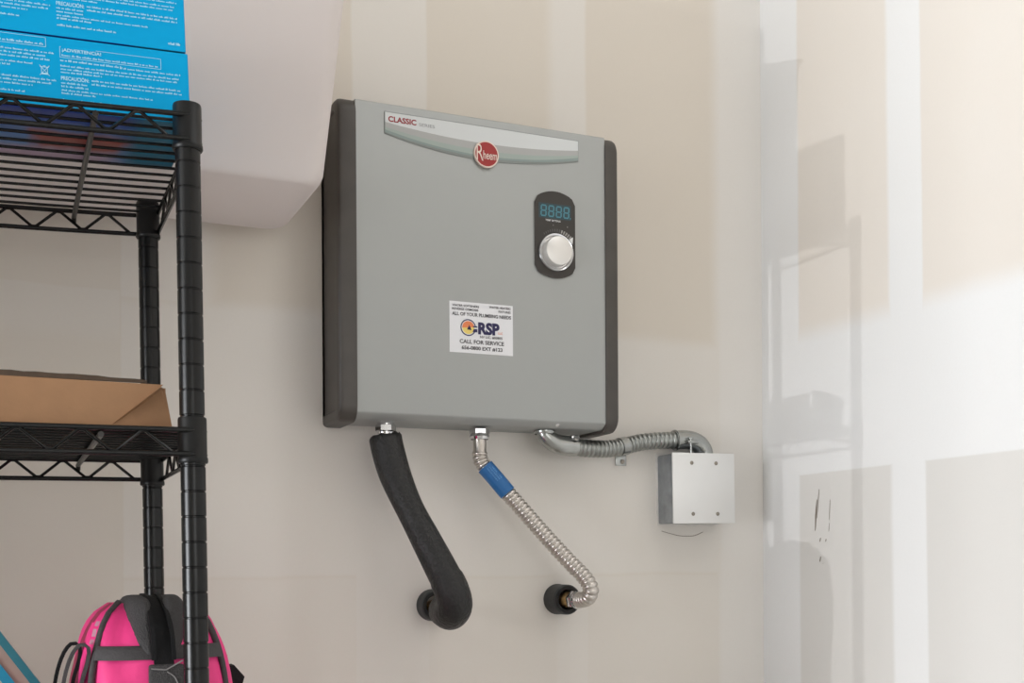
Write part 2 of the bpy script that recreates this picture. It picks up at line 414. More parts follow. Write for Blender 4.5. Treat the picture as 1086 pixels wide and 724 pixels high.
# badge with brand disc
YB = HY - 0.0004
def bl(x, z0, zm, k=1.0):   # lower arc of the badge
    t = (x + 0.551) / 0.1525; return zm + (z0 - zm) * t * t
BX0, BX1, BT = -0.7035, -0.3988, 1.9928
def arc_shape(lo_end, lo_mid, hi_end, hi_mid, x0=BX0, x1=BX1, n=22):
    xs = [x0 + (x1 - x0) * k / n for k in range(n + 1)]
    lo = [(x, bl(x, lo_end, lo_mid)) for x in xs]; hi = [(x, bl(x, hi_end, hi_mid)) for x in xs]
    return lo + hi[::-1]
b = bm_new(); prism(b, [(x, YB + 0.0002, z) for x, z in arc_shape(1.9625, 1.9440, BT + 0.0012, BT + 0.0012, BX0 - 0.001, BX1 + 0.001)], (0, -0.0006, 0))
badge = finish('badge', b, 'badge_rim', heater, 0)
b = bm_new()
for mi, args, dy in ((0, (1.9640, 1.9475, 1.9730, 1.9590), 0.0003), (1, (1.9680, 1.9505, 1.9760, 1.9630), 0.0004), (2, (1.9715, 1.9580, 1.9800, 1.9690), 0.0005), (3, (1.9785, 1.9685, BT, BT), 0.0006)):
    flat(b, [(x, YB - 0.0006 - dy, z) for x, z in arc_shape(*args)], mi)
finish('badge_print', b, ['badge_low', 'badge_green', 'badge_grey', 'badge_white'], badge, 0)
b = bm_new(); text(b, 'CLASSIC', -0.6990, 1.9795, 0.0420, 0.0082, YB - 0.0014, 0, 0.035)
finish('badge_lettering', b, ['text_red', 'text_grey'], badge, 0); b = bm_new(); text(b, 'SERIES', -0.6530, 1.9795, 0.0240, 0.0045, YB - 0.0014, 1, 0.0)
finish('badge_lettering', b, ['text_red', 'text_grey'], badge, 0)
b = bm_new(); DC = Vector((-0.5498, YB - 0.0006, 1.9524))
lathe(b, [(0.0196, 0), (0.0196, 0.0026), (0.0188, 0.0032), (0.0176, 0.0032)], DC, (0, -1, 0), 48, 0)
lathe(b, [(0.0177, 0.0031), (0.0, 0.0031)], DC, (0, -1, 0), 48, 1)
finish('brand_disc', b, ['cream', 'brand_red'], badge, 35)
b = bm_new(); yl = DC.y - 0.0036
text(b, 'R', -0.5655, 1.9420, 0.0105, 0.0240, yl, 0, -0.004)
text(b, 'heem', -0.5552, 1.9448, 0.0218, 0.0125, yl, 0, 0.008)
finish('brand_lettering', b, 'cream', badge, 0)

# control panel
CX0, CX1 = -0.4722, -0.4048
def pill(inset=0.0, n=14):
    x0, x1 = CX0 + inset, CX1 - inset; zt, zb = 1.8985 - inset * 0.5, 1.7950 + inset * 0.5; cx = (x0 + x1) / 2
    pts = []
    rc = 0.008
    for k in range(n + 1):   # bottom arc, left to right
        x = x0 + (x1 - x0) * k / n; t = (x - cx) / ((x1 - x0) / 2)
        drop = 0.0115 * (1 - t * t); edge = 0.007 * max(0, (abs(t) - 0.80) / 0.20) ** 2
        pts.append((x, zb - drop - 0.002 + edge))
    for k in range(n + 1):
        x = x1 - (x1 - x0) * k / n; t = (x - cx) / ((x1 - x0) / 2)
        pts.append((x, zt + 0.0115 * (1 - t * t) + 0.002 - 0.007 * max(0, (abs(t) - 0.80) / 0.20) ** 2))
    return pts
b = bm_new(); prism(b, [(x, HY + 0.0005, z) for x, z in pill(-0.0012)], (0, -0.0013, 0), 1); prism(b, [(x, HY, z) for x, z in pill()], (0, -0.0022, 0), 0)
ctrl = finish('control_panel', b, ['black_gloss', 'silver_paint'], heater, 0)
YC = HY - 0.0026
b = bm_new(); quad_xz(b, -0.4655, 1.8705, -0.4120, 1.8930, YC + 0.0001); finish('display_window', b, 'lcd_back', ctrl, 0)
b = bm_new()
for d in range(4):      # four eight-shaped digits
    x0 = -0.4628 + d * 0.0126; wd = 0.0100; z0 = 1.8728; ht = 0.0175; s = 0.0021; sl = 0.0008
    def seg(ax, az, bx, bz):
        sk = lambda x, z: (x + sl * (z - z0) / ht, YC, z)
        flat(b, [sk(ax, az), sk(bx, az), sk(bx, bz), sk(ax, bz)])
    for zz in (z0, z0 + ht / 2 - s / 2, z0 + ht - s): seg(x0 + s * 0.6, zz, x0 + wd - s * 0.6, zz + s)
    for xx in (x0, x0 + wd - s):
        seg(xx, z0 + s * 0.8, xx + s, z0 + ht / 2 - s * 0.4); seg(xx, z0 + ht / 2 + s * 0.4, xx + s, z0 + ht - s * 0.8)
quad_xz(b, -0.4140, 1.8728, -0.4122, 1.8746, YC)
finish('display_digits', b, 'lcd_teal', ctrl, 0)
KC = Vector((-0.4378, HY - 0.002, 1.8200))
b = bm_new(); text(b, 'TEMP SETTING', -0.4545, 1.8662, 0.0250, 0.0028, YC, 0, 0.01)
for k in range(13):     # temperature scale that grows to the right
    a = math.radians(125 - k * 6.6); r0 = 0.0312; r1 = r0 + 0.0030 + 0.0032 * k / 12; wv_ = 0.024 + 0.014 * k / 12
    p = lambda r, t: (KC.x + r * math.cos(t), YC, KC.z + r * math.sin(t))
    flat(b, [p(r0, a + wv_), p(r1, a + wv_), p(r1, a - wv_), p(r0, a - wv_)], 1 if k > 7 else 2)
a = math.radians(36); flat(b, [(KC.x + 0.031 * math.cos(a + 0.16), YC, KC.z + 0.031 * math.sin(a + 0.16)), (KC.x + 0.039 * math.cos(a + 0.10), YC, KC.z + 0.039 * math.sin(a + 0.10)), (KC.x + 0.032 * math.cos(a - 0.14), YC, KC.z + 0.032 * math.sin(a - 0.14))], 0)
quad_xz(b, -0.4185, 1.8595, -0.4175, 1.8615, YC, 1); quad_xz(b, -0.4420, 1.8600, -0.4412, 1.8618, YC, 1)
finish('control_print', b, ['white_print', 'tick_grey', 'tick_dim'], ctrl, 0)
b = bm_new(); lathe(b, [(0.0290, 0), (0.0290, 0.003), (0.0276, 0.0052), (0.0252, 0.0046), (0.0236, 0.0015), (0.0, 0.0015)], KC, (0, -1, 0), 56); finish('knob_ring', b, 'chrome', ctrl, 40)
b = bm_new(); lathe(b, [(0.0222, 0.001), (0.0218, 0.0125), (0.0212, 0.0140), (0.0200, 0.0146), (0.0, 0.0148)], KC, (0, -1, 0), 56); finish('knob', b, 'satin_metal', ctrl, 40)

# service sticker
SX0, SX1, SZ0, SZ1 = -0.6078, -0.5079, 1.6604, 1.7344; YS = HY - 0.0004
b = bm_new(); box(b, (SX0, YS, SZ0), (SX1, HY, SZ1)); st = finish('service_sticker', b, 'sticker_white', heater, 0)
YT = YS - 0.0003; SW = SX1 - SX0; SH = SZ1 - SZ0
b = bm_new()
def stx(s, u0, u1, v0, v1, mi=0, bold=0.022): text(b, s, SX0 + SW * u0, SZ1 - SH * v1, SW * (u1 - u0), SH * (v1 - v0), YT, mi, bold)
stx('WATER SOFTENERS', 0.04, 0.46, 0.055, 0.100); stx('REVERSE OSMOSIS', 0.04, 0.45, 0.125, 0.170)
stx('WATER HEATERS', 0.62, 0.965, 0.040, 0.085); stx('FIXTURES', 0.77, 0.965, 0.115, 0.160)
stx('ALL OF YOUR PLUMBING NEEDS', 0.04, 0.97, 0.205, 0.275, 0, 0.022)
stx('RSP', 0.445, 0.785, 0.375, 0.620, 1, 0.055); stx('LLC', 0.765, 0.835, 0.545, 0.590, 2, 0.01)
stx('NV LIC. #00805', 0.475, 0.83, 0.640, 0.695, 0, 0.018)
stx('CALL FOR SERVICE', 0.155, 0.855, 0.735, 0.815, 0, 0.022); stx('656-0800 EXT #123', 0.185, 0.83, 0.860, 0.940, 0, 0.026)
finish('sticker_lettering', b, ['ink', 'navy', 'orange_print'], st, 0)
b = bm_new(); LC = Vector((SX0 + SW * 0.29, YT, SZ1 - SH * 0.50)); rr = SH * 0.165
def disc(r, dy, mi, a0=0, a1=2 * PI, n=36):
    flat(b, [(LC.x + r * math.cos(a0 + (a1 - a0) * k / n), YT - dy, LC.z + r * math.sin(a0 + (a1 - a0) * k / n)) for k in range(n + (0 if a1 - a0 > 6.2 else 1))], mi)
disc(rr, 0.0, 0); disc(rr * 0.86, 0.0001, 1); disc(rr * 0.78, 0.0002, 2); disc(rr * 0.78, 0.0003, 3, 0.1, PI + 0.1)
flat(b, [(LC.x + rr * 0.5, YT - 0.00015, LC.z - rr * 0.12), (LC.x + rr * 1.1, YT - 0.00015, LC.z - rr * 0.12), (LC.x + rr * 1.1, YT - 0.00015, LC.z + rr * 0.12), (LC.x + rr * 0.5, YT - 0.00015, LC.z + rr * 0.12)], 1)
flat(b, [(LC.x + rr * 0.55, YT - 0.0004, LC.z - rr * 0.5), (LC.x + rr * 1.15, YT - 0.0004, LC.z - rr * 0.5), (LC.x + rr * 1.15, YT - 0.0004, LC.z - rr * 0.12), (LC.x + rr * 0.7, YT - 0.0004, LC.z - rr * 0.12)], 0)
flat(b, [(LC.x + rr * 0.6, YT - 0.0004, LC.z + rr * 0.05), (LC.x + rr * 1.15, YT - 0.0004, LC.z + rr * 0.05), (LC.x + rr * 1.15, YT - 0.0004, LC.z + rr * 0.22), (LC.x + rr * 0.6, YT - 0.0004, LC.z + rr * 0.22)], 0)
for px, pz, s in ((0.10, -0.02, 0.32), (0.24, -0.12, 0.26), (-0.05, -0.14, 0.2)):
    flat(b, [(LC.x + rr * (px - s * 0.55), YT - 0.0005, LC.z + rr * (pz - s * 0.6)), (LC.x + rr * (px + s * 0.55), YT - 0.0005, LC.z + rr * (pz - s * 0.6)), (LC.x + rr * px, YT - 0.0005, LC.z + rr * (pz + s * 1.2))], 0)
finish('sticker_emblem', b, ['navy', 'sticker_white', 'yellow_print', 'orange_print'], st, 0)

# ------------------------------------------------------------------ pipes under the heater
def hexnut(bm, c, axis, r, h, mi=0):
    c = Vector(c); ax = Vector(axis).normalized()
    lathe(bm, [(0, 0), (r * 0.86, 0), (r, h * 0.15), (r, h * 0.85), (r * 0.86, h), (0, h)], c, ax, 6, mi)
pipe = thing('insulated_pipe', (-0.606, 0, 1.293), 'water pipe in black foam insulation curving from the heater to the wall', 'pipe')
b = bm_new(); hexnut(b, (-0.692, -0.05, 1.5450), (0, 0, 1), 0.0148, 0.0115); lathe(b, [(0.0125, 0), (0.0125, 0.004)], (-0.692, -0.05, 1.5550), (0, 0, 1), 20); lathe(b, [(0.0120, 0), (0.0120, 0.02)], (-0.692, -0.05, 1.528), (0, 0, 1), 20)
finish('swivel_nut', b, 'chrome', pipe, 30)
path = spline([(-0.693, -0.050, 1.5400), (-0.690, -0.053, 1.520), (-0.681, -0.060, 1.482), (-0.666, -0.073, 1.438), (-0.647, -0.088, 1.393), (-0.629, -0.103, 1.350), (-0.617, -0.116, 1.318), (-0.612, -0.117, 1.296), (-0.611, -0.098, 1.284), (-0.6085, -0.068, 1.286)], 0.005)
n = len(path); rad = []
for i in range(n):
    t = i / (n - 1); r = 0.0236 - 0.0030 * math.exp(-((t - 0.34) / 0.16) ** 2) + 0.0016 * math.sin(t * 9) * 0.5 + (0.0012 if t > 0.7 else 0)
    if t < 0.015: r *= 0.90
    rad.append(r)
b = bm_new(); tube(b, path, rad, 28); 
bmesh.ops.subdivide_edges(b, edges=[], cuts=0)
# ragged upper rim of the foam
for v in b.verts:
    if v.co.z > 1.530: v.co.z += random.uniform(-0.0025, 0.002)
finish('foam_sleeve', b, 'foam', pipe, 60)
b = bm_new(); lathe(b, [(0.0095, 0.0), (0.0095, 0.10)], (-0.6065, 0.0, 1.2895), (-0.01, -1, -0.02), 18); finish('copper_stub', b, 'brass', pipe, 40)
def wall_foam(parent, c, L, r=0.0235, ri=0.0155):
    b = bm_new(); lathe(b, [(r * 1.03, 0.0), (r * 1.03, 0.004), (r, 0.010), (r, L - 0.002), (r - 0.002, L)], c, (0, -1, 0), 36, 0)
    lathe(b, [(r - 0.002, L), (ri + 0.001, L), (ri, L - 0.001), (ri, 0.0)], c, (0, -1, 0), 36, 1)
    finish('wall_sleeve', b, ['foam_ring', 'foam_inside'], parent, 40)
wall_foam(pipe, (-0.6055, 0, 1.2915), 0.022)

hose = thing('corrugated_hose', (-0.3938, 0, 1.297), 'corrugated stainless steel water hose with a blue label below the heater', 'hose')
b = bm_new(); hexnut(b, (-0.5455, -0.05, 1.5470), (0, 0, 1), 0.0152, 0.0095); lathe(b, [(0.0135, 0), (0.0152, 0.004), (0.0135, 0.009)], (-0.5455, -0.05, 1.5398), (0, 0, 1), 24)
finish('swivel_nut', b, 'chrome', hose, 30)
b = bm_new(); lathe(b, [(0.0100, 0), (0.0108, 0.002), (0.0100, 0.004), (0.0100, 0.022)], (-0.5453, -0.05, 1.5190), (0, 0, 1), 24); finish('ferrule', b, 'stainless', hose, 35)
b = bm_new(); corrugated(b, spline([(-0.5453, -0.05, 1.5215), (-0.5445, -0.05, 1.511), (-0.5405, -0.0515, 1.502), (-0.534, -0.054, 1.494)], 0.003), 0.0090, 0.0116, 0.0060, 22, 10); finish('upper_bellows', b, 'stainless', hose, 179)
b = bm_new()
lp = spline([(-0.538, -0.0525, 1.4995), (-0.522, -0.058, 1.480), (-0.506, -0.064, 1.4595)], 0.004); tube(b, lp, 0.0130, 24)
lab = finish('paper_label', b, 'blue_label', hose, 50)
b = bm_new()
for off, L in ((-0.004, 0.030), (0.0, 0.034), (0.004, 0.026)):
    for k in range(int(L / 0.0028)):
        if random.random() < 0.75:
            t = 0.006 + k * 0.0028; c = Vector((-0.538, -0.0525, 1.4995)).lerp(Vector((-0.506, -0.064, 1.4595)), t / 0.053)
            d = (Vector((-0.506, -0.064, 1.4595)) - Vector((-0.538, -0.0525, 1.4995))).normalized(); sd = d.cross(Vector((0, -1, 0))).normalized(); nn = sd.cross(d).normalized()
            if nn.y > 0: nn = -nn
            q = c + sd * off + nn * (math.sqrt(0.0130 ** 2 - off ** 2) + 0.0004); hh = random.uniform(0.0006, 0.0012)
            flat(b, [q - d * 0.0010 - sd * hh, q + d * 0.0010 - sd * hh, q + d * 0.0010 + sd * hh, q - d * 0.0010 + sd * hh])
finish('label_print', b, 'blue_label_print', lab, 0)
b = bm_new(); prism(b, [(-0.5085, -0.066, 1.4745), (-0.4975, -0.068, 1.4640), (-0.4965, -0.066, 1.4575), (-0.5055, -0.064, 1.4680)], (0.0002, 0.0006, 0.0002)); finish('label_flap', b, 'blue_label_print', lab, 0)
b = bm_new(); corrugated(b, spline([(-0.510, -0.0625, 1.4645), (-0.480, -0.074, 1.428), (-0.450, -0.084, 1.392), (-0.419, -0.096, 1.356), (-0.400, -0.107, 1.333), (-0.3920, -0.1125, 1.316), (-0.3915, -0.106, 1.3035), (-0.3925, -0.090, 1.2985), (-0.3932, -0.072, 1.2975)], 0.003), 0.0098, 0.0124, 0.0068, 24, 10); finish('lower_bellows', b, 'stainless', hose, 179)
b = bm_new(); hexnut(b, (-0.3934, -0.054, 1.297), (0, -1, 0), 0.0140, 0.014); lathe(b, [(0.0122, 0), (0.0135, 0.003), (0.0135, 0.008), (0.0105, 0.012)], (-0.3934, -0.066, 1.297), (0, -1, 0), 24); finish('swivel_nut', b, 'chrome', hose, 30)
b = bm_new(); lathe(b, [(0.0118, 0.0), (0.0118, 0.034), (0.0126, 0.036), (0.0126, 0.041), (0.0112, 0.043), (0.0112, 0.056)], (-0.3936, 0.0, 1.297), (0, -1, 0), 28); finish('brass_fitting', b, 'brass', hose, 40)
wall_foam(hose, (-0.3938, 0, 1.297), 0.038)

# ------------------------------------------------------------------ flexible conduit to the junction box
con = thing('flexible_conduit', (-0.29, 0, 1.52), 'flexible metal conduit running from the heater to the junction box', 'conduit')
cp = spline([(-0.392, -0.047, 1.5355), (-0.375, -0.045, 1.534), (-0.345, -0.040, 1.5335), (-0.312, -0.033, 1.536), (-0.285, -0.028, 1.5415), (-0.252, -0.025, 1.5490), (-0.216, -0.024, 1.5530), (-0.188, -0.024, 1.5545)], 0.003)
b = bm_new(); corrugated(b, cp, 0.0106, 0.0139, 0.0082, 26, 10); finish('armoured_tube', b, 'galvanised', con, 179)
# angled connector under the heater
b = bm_new()
ep = spline([(-0.438, -0.050, 1.5570), (-0.4365, -0.050, 1.5510), (-0.430, -0.050, 1.5445), (-0.418, -0.049, 1.5385), (-0.402, -0.048, 1.5360), (-0.384, -0.0465, 1.5352)], 0.003)
k = len(ep); tube(b, ep, [0.0125 + 0.0032 * min(1, i / (k * 0.6)) for i in range(k)], 24)
lathe(b, [(0.0155, 0), (0.0165, 0.002), (0.0165, 0.005), (0.0150, 0.006)], (-0.438, -0.050, 1.5520), (0, 0, 1), 24)
elb = finish('angle_connector', b, 'zinc_cast', con, 45)
b = bm_new(); lathe(b, [(0.0, 0.0), (0.0045, 0.0), (0.0045, 0.003), (0.0, 0.004)], (-0.390, -0.0625, 1.5460), (0.2, -0.8, 0.5), 14); box(b, (-0.397, -0.062, 1.545), (-0.383, -0.052, 1.552), 0.002); finish('clamp_screw', b, 'chrome', elb, 40)
# strap with its foot
b = bm_new()
i0 = min(range(len(cp)), key=lambda i: abs(cp[i].x + 0.2870)); seg_ = [cp[i0 - 3], cp[i0 - 2], cp[i0 - 1], cp[i0], cp[i0 + 1], cp[i0 + 2]]
tube(b, seg_, 0.0148, 28)
box(b, (-0.2885, -0.0032, 1.5120), (-0.2690, -0.0012, 1.5340), 0.0006); 
strap = finish('strap', b, 'zinc_cast', con, 40)
b = bm_new(); lathe(b, [(0.0, 0.0), (0.0038, 0.0), (0.0034, 0.0018), (0.0, 0.0022)], (-0.2765, -0.0034, 1.5185), (0, -1, 0), 14); finish('screw', b, 'screw_steel', strap, 40)
# elbow into the box top
b = bm_new()
ep = spline([(-0.192, -0.024, 1.5545), (-0.174, -0.024, 1.5560), (-0.156, -0.024, 1.5545), (-0.142, -0.024, 1.5480), (-0.1345, -0.024, 1.5370), (-0.133, -0.024, 1.5285)], 0.003); k = len(ep)
tube(b, ep, [0.0160 - 0.0006 * math.sin(i) * 0 - 0.001 * i / k for i in range(k)], 26)
lathe(b, [(0.0168, 0), (0.0172, 0.0015), (0.0168, 0.003)], (-0.1905, -0.024, 1.5545), (1, 0, 0.05), 26)
elb2 = finish('angle_connector', b, 'zinc_cast', con, 40)
b = bm_new(); tube(b, [(-0.1720, -0.0435, 1.5560), (-0.1712, -0.0440, 1.5300)], 0.0020, 10); lathe(b, [(0, 0), (0.0048, 0), (0.0048, 0.003), (0, 0.004)], (-0.1720, -0.0435, 1.5545), (0, 0, 1), 12)
box(b, (-0.1775, -0.046, 1.5480), (-0.1560, -0.030, 1.5535), 0.002); finish('clamp_screw', b, 'zinc_cast', elb2, 40)

# ------------------------------------------------------------------ junction box
jb = thing('junction_box', (-0.151, 0, 1.475), 'square steel junction box with blank cover plate on the drywall', 'junction box', rot=(0, -0.013, 0))
H = 0.0575
b = bm_new(); box(b, (-0.0580, -0.0455, -H + 0.001), (0.0570, 0.0, H - 0.0015), 0.003); body = finish('box_body', b, 'box_steel', jb, 40, local=True)
b = bm_new(); box(b, (-0.0592, -0.0510, -H), (0.0592, -0.0478, H), 0.0012, 2); plate = finish('cover_plate', b, 'plate_steel', jb, 40, local=True)
b = bm_new(); box(b, (-0.0535, -0.0480, -H + 0.004), (0.0535, -0.0450, H - 0.004)); finish('raised_rim', b, 'screw_steel', body, 0, local=True)
src = None
for x, z in ((-0.0232, 0.0410), (0.0232, 0.0410), (-0.0220, -0.0418), (0.0250, -0.0418)):
    if src is None:
        b = bm_new(); lathe(b, [(0.0032, -0.0002), (0.0032, 0.0006), (0.0022, 0.0012), (0.0, 0.0013)], (0, 0, 0), (0, -1, 0), 14); box(b, (-0.0004, -0.0016, -0.0024), (0.0004, -0.0010, 0.0024))
        src = finish('screw', b, 'screw_steel', plate, 40, local=True); src.location = (x, -0.0510, z)
    else: share(src, 'screw', plate, (x, -0.0510, z), (0, random.uniform(0, 3), 0))
# putty smears where the box meets the drywall
b = bm_new()
ring = []
for k in range(40):
    a = 2 * PI * k / 40; c, s = math.cos(a), math.sin(a); m_ = max(abs(c), abs(s)); ring.append((c / m_ * 0.0585 + random.uniform(0, 0.004) * c, s / m_ * 0.0580 + random.uniform(0, 0.004) * s))
prism(b, [(x, -0.0016, z) for x, z in ring], (0, 0.0016, 0)); finish('putty_edge', b, 'putty', jb, 0, local=True)
b = bm_new(); tube(b, spline([(-0.052, -0.0008, -0.068), (-0.035, -0.0008, -0.0725), (-0.015, -0.0008, -0.0765), (0.010, -0.0008, -0.0765), (0.028, -0.0008, -0.0700)], 0.004), 0.00035, 6); finish('putty_crack', b, 'pencil', jb, 40, local=True)

# ------------------------------------------------------------------ wire shelving rack
RX, RYF, RYR, RL = -1.0111, -0.4700, -0.1250, 0.905
rack = thing('wire_shelving_rack', (RX, RYF, 0), 'black wire shelving rack with ringed posts standing against the wall', 'shelf rack', rot=(0, -0.0107, 0))
DEP = RYR - RYF
TOP = 1.8165
b = bm_new(); prof = [(0.0, 0.002), (0.0122, 0.002), (0.0125, 0.006)]
zz = 0.03
while zz < TOP - 0.01:
    prof += [(0.0125, zz - 0.0012), (0.0116, zz - 0.0004), (0.0116, zz + 0.0004), (0.0125, zz + 0.0012)]; zz += 0.0254
prof += [(0.0125, TOP - 0.003), (0.0112, TOP), (0.0, TOP)]
lathe(b, prof, (0, 0, 0), (0, 0, 1), 24)
post0 = finish('post', b, 'rack_black', rack, 40, local=True)
posts = [post0] + [share(post0, 'post', rack, l) for l in ((0, DEP, 0), (-RL, 0, 0), (-RL, DEP, 0))]
SHZ = [1.8030, 1.4880, 0.8700, 0.1500]        # height of each shelf's top wire
col0 = None
for pst in posts:
    for i, z in enumerate(SHZ):
        if col0 is None:
            b = bm_new(); lathe(b, [(0.0126, 0.0135), (0.0136, 0.0135), (0.0142, 0.0115), (0.0142, -0.026), (0.0150, -0.0275), (0.0152, -0.031), (0.0143, -0.0325), (0.0126, -0.0325)], (0, 0, 0), (0, 0, 1), 28)
            for dz in (0.0, -0.0245):
                pass
            col0 = finish('collar', b, 'rack_plastic', pst, 40, local=True); col0.location = (0, 0, z)
        else: share(col0, 'collar', pst, (0, 0, z))
RW = 0.0028
def sagf(amount):
    return lambda x: -amount * (-x) * (1 - (-x) / RL)
def wire_shelf(z, sag):
    f = sagf(sag); GAP = 0.0240
    X = [-RL * k / 30 for k in range(31)]
    b = bm_new()
    for y in (-0.012, DEP + 0.012):        # long rails, doubled
        for dz in (0, -GAP): tube(b, [(x, y, z + dz + f(x)) for x in X], RW, 8)
    for x in (0.012, -RL - 0.012):         # short rails
        for dz in (0, -GAP): tube(b, [(x, 0, z + dz), (x, DEP, z + dz)], RW, 8)
    sh = finish('wire_shelf', b, 'rack_black', rack, 50, local=True)
    def truss(pts_fn, L, y_phase):
        b = bm_new(); pts = []; s = 0.013; up = False
        while s < L - 0.02:
            pts.append(pts_fn(s, 0.0 if up else -GAP)); s += 0.0288; up = not up
        pp = []
        for k_, p in enumerate(pts): pp.append(Vector(p))
        # small round bends
        out = [pp[0]]
        for k_ in range(1, len(pp) - 1):
            out += [pp[k_].lerp(pp[k_ - 1], 0.10), pp[k_].lerp(pp[k_ + 1], 0.10)]
        out.append(pp[-1]); tube(b, out, 0.0019, 7)
        return finish('truss', b, 'rack_black', sh, 50, local=True)
    truss(lambda s, dz: (-s - 0.007, -0.012, z + dz + f(-s)), RL, 0); truss(lambda s, dz: (-s - 0.007, DEP + 0.012, z + dz + f(-s)), RL, 0)
    truss(lambda s, dz: (0.012, s, z + dz), DEP, 0); truss(lambda s, dz: (-RL - 0.012, s, z + dz), DEP, 0)
    n = 14; src = None
    for k_ in range(n):
        y = -0.012 + (DEP + 0.024) * (k_ + 0.75) / (n + 0.5)
        if src is None:
            b = bm_new(); tube(b, [(min(0.012, max(-RL - 0.012, x * 1.027 + 0.012)), 0, z + 0.0005 + f(x)) for x in X], 0.0017, 7)
            src = finish('deck_wire', b, 'rack_black', sh, 50, local=True); src.location = (0, y, 0)
        else: share(src, 'deck_wire', sh, (0, y, 0))
    for x in (-0.088, -0.45, -0.80):       # cross braces under the deck
        b = bm_new(); tube(b, [(x, -0.008, z - 0.0060 + f(x)), (x, DEP * 0.5, z - 0.0065 + f(x)), (x, DEP + 0.012, z - 0.0065 + f(x)), (x, DEP + 0.018, z - 0.0125 + f(x))], 0.0030, 8); finish('cross_brace', b, 'brace_steel', sh, 40, local=True)
for i, z in enumerate(SHZ): wire_shelf(z, (0.038, 0.0, 0.01, 0.0)[i])

# ------------------------------------------------------------------ blue cartons on the top shelf
def letters(bm, x0, x1, z, ht, y, mi=0, dens=0.9):
    """a line of tiny unreadable print"""
    x = x0
    while x < x1:
        wl = random.randint(2, 8)
        for _ in range(wl):
            if x > x1: break
            h = ht * random.choice((0.62, 0.62, 0.7, 1.0)); wd = random.uniform(0.00055, 0.00085)
            quad_xz(bm, x, z, x + wd, z + h, y, mi); x += wd + 0.00035
        x += 0.0011
def carton(z_base, label, zoff, upper):
    t = thing('blue_carton', (-1.0235, -0.447, z_base), label, 'box', rot=(0, -0.0355, 0), group='blue cartons on the top shelf')
    W, D, HH = 0.36, 0.150, 0.0722
    b = bm_new(); box(b, (-W, 0, 0), (0, D, HH), 0.0012, 2)
    b.faces.ensure_lookup_table()
    for f in b.faces:
        if f.calc_center_median().z < 0.0004: f.material_index = 1
    c = finish('carton_body', b, ['blue_card', 'carton_print'], t, 0, local=True)
    b = bm_new(); y = -0.0004
    q = lambda v: v + 0.0162      # photographed heights were taken above the shelf line
    text(b, '¡ADVERTENCIA!', -0.1215, q(0.0415), 0.0365, 0.0042, y, 0, 0.02)
    text(b, 'PRECAUCIÓN:', -0.1235, q(0.0142), 0.0260, 0.0048, y, 0, 0.02)
    for (ax, az, bx, bz) in ((-0.1238, 0.0362, -0.0272, 0.0366), (-0.0900, 0.0466, -0.0272, 0.0470), (-0.1238, 0.0466, -0.1225, 0.0470), (-0.1238, 0.0362, -0.1234, 0.0470), (-0.0276, 0.0362, -0.0272, 0.0470)):
        quad_xz(b, ax, q(az), bx, q(bz), y)
    letters(b, -0.1220, -0.0300, q(0.0378), 0.0019, y)
    letters(b, -0.1235, -0.0650, q(0.0325), 0.0022, y)
    for k, r in enumerate((-0.0085, -0.0105, -0.0125)): letters(b, -0.1235 + (0.0 if k else 0.056), r, q(0.0318 - 0.0032 * (k if k else 0) - (0.0012 if k else 0)), 0.0017, y)
    letters(b, -0.1235, -0.0850, q(0.0212), 0.0017, y)
    letters(b, -0.0950, -0.0080, q(0.0158), 0.0019, y); letters(b, -0.0950, -0.0080, q(0.0122), 0.0019, y)
    letters(b, -0.1235, -0.0985, q(0.0106), 0.0019, y); letters(b, -0.1235, -0.0985, q(0.0072), 0.0019, y)
    letters(b, -0.1235, -0.0370, q(0.0036), 0.0016, y); letters(b, -0.1235, -0.0920, q(0.0005), 0.0018, y)
    letters(b, -0.1235, -0.0680, q(-0.0062), 0.0021, y)
    # left text block of the carton
    for (ax, az, bx, bz) in ((-0.30, 0.0445, -0.1362, 0.0449), (-0.30, 0.0535, -0.1362, 0.0539), (-0.1366, 0.0445, -0.1362, 0.0539)): quad_xz(b, ax, q(az), bx, q(bz), y)
    letters(b, -0.30, -0.1385, q(0.0462), 0.0022, y)
    for v, r in ((0.0385, -0.130), (0.0350, -0.137), (0.0315, -0.134), (0.0262, -0.150), (0.0228, -0.170), (0.0120, -0.1290), (0.0085, -0.132), (0.0050, -0.150), (-0.002, -0.158)): letters(b, -0.30, r, q(v), 0.0018, y)
    # crossed-out bin symbol
    cx, cz = -0.1385, q(0.0215)
    for (ax, az, bx, bz) in ((-0.0040, 0.0030, 0.0040, 0.0037), (-0.0030, -0.0035, -0.0024, 0.0030), (0.0024, -0.0035, 0.0030, 0.0030), (-0.0030, -0.0040, 0.0030, -0.0024), (-0.0012, 0.0040, 0.0012, 0.0047)): quad_xz(b, cx + ax, cz + az, cx + bx, cz + bz, y)
    for s in (-1, 1): flat(b, [(cx - 0.0045 * s - 0.0003, y - 0.00005, cz - 0.005), (cx - 0.0045 * s + 0.0004, y - 0.00005, cz - 0.005), (cx + 0.0045 * s + 0.0004, y - 0.00005, cz + 0.005), (cx + 0.0045 * s - 0.0003, y - 0.00005, cz + 0.005)])
    letters(b, -0.0175, -0.0062, q(-0.0105 + 0.0130 * 0), 0.0026, y)
    finish('carton_lettering', b, 'carton_ink', c, 0, local=True)
    return t
carton(1.8062, 'bright blue printed carton lying directly on the wire shelf, under another one', 0, False)
u = carton(1.8062 + 0.0732, 'bright blue printed carton stacked on top of the other blue carton', 0, True)
u.location.x -= 0.0042

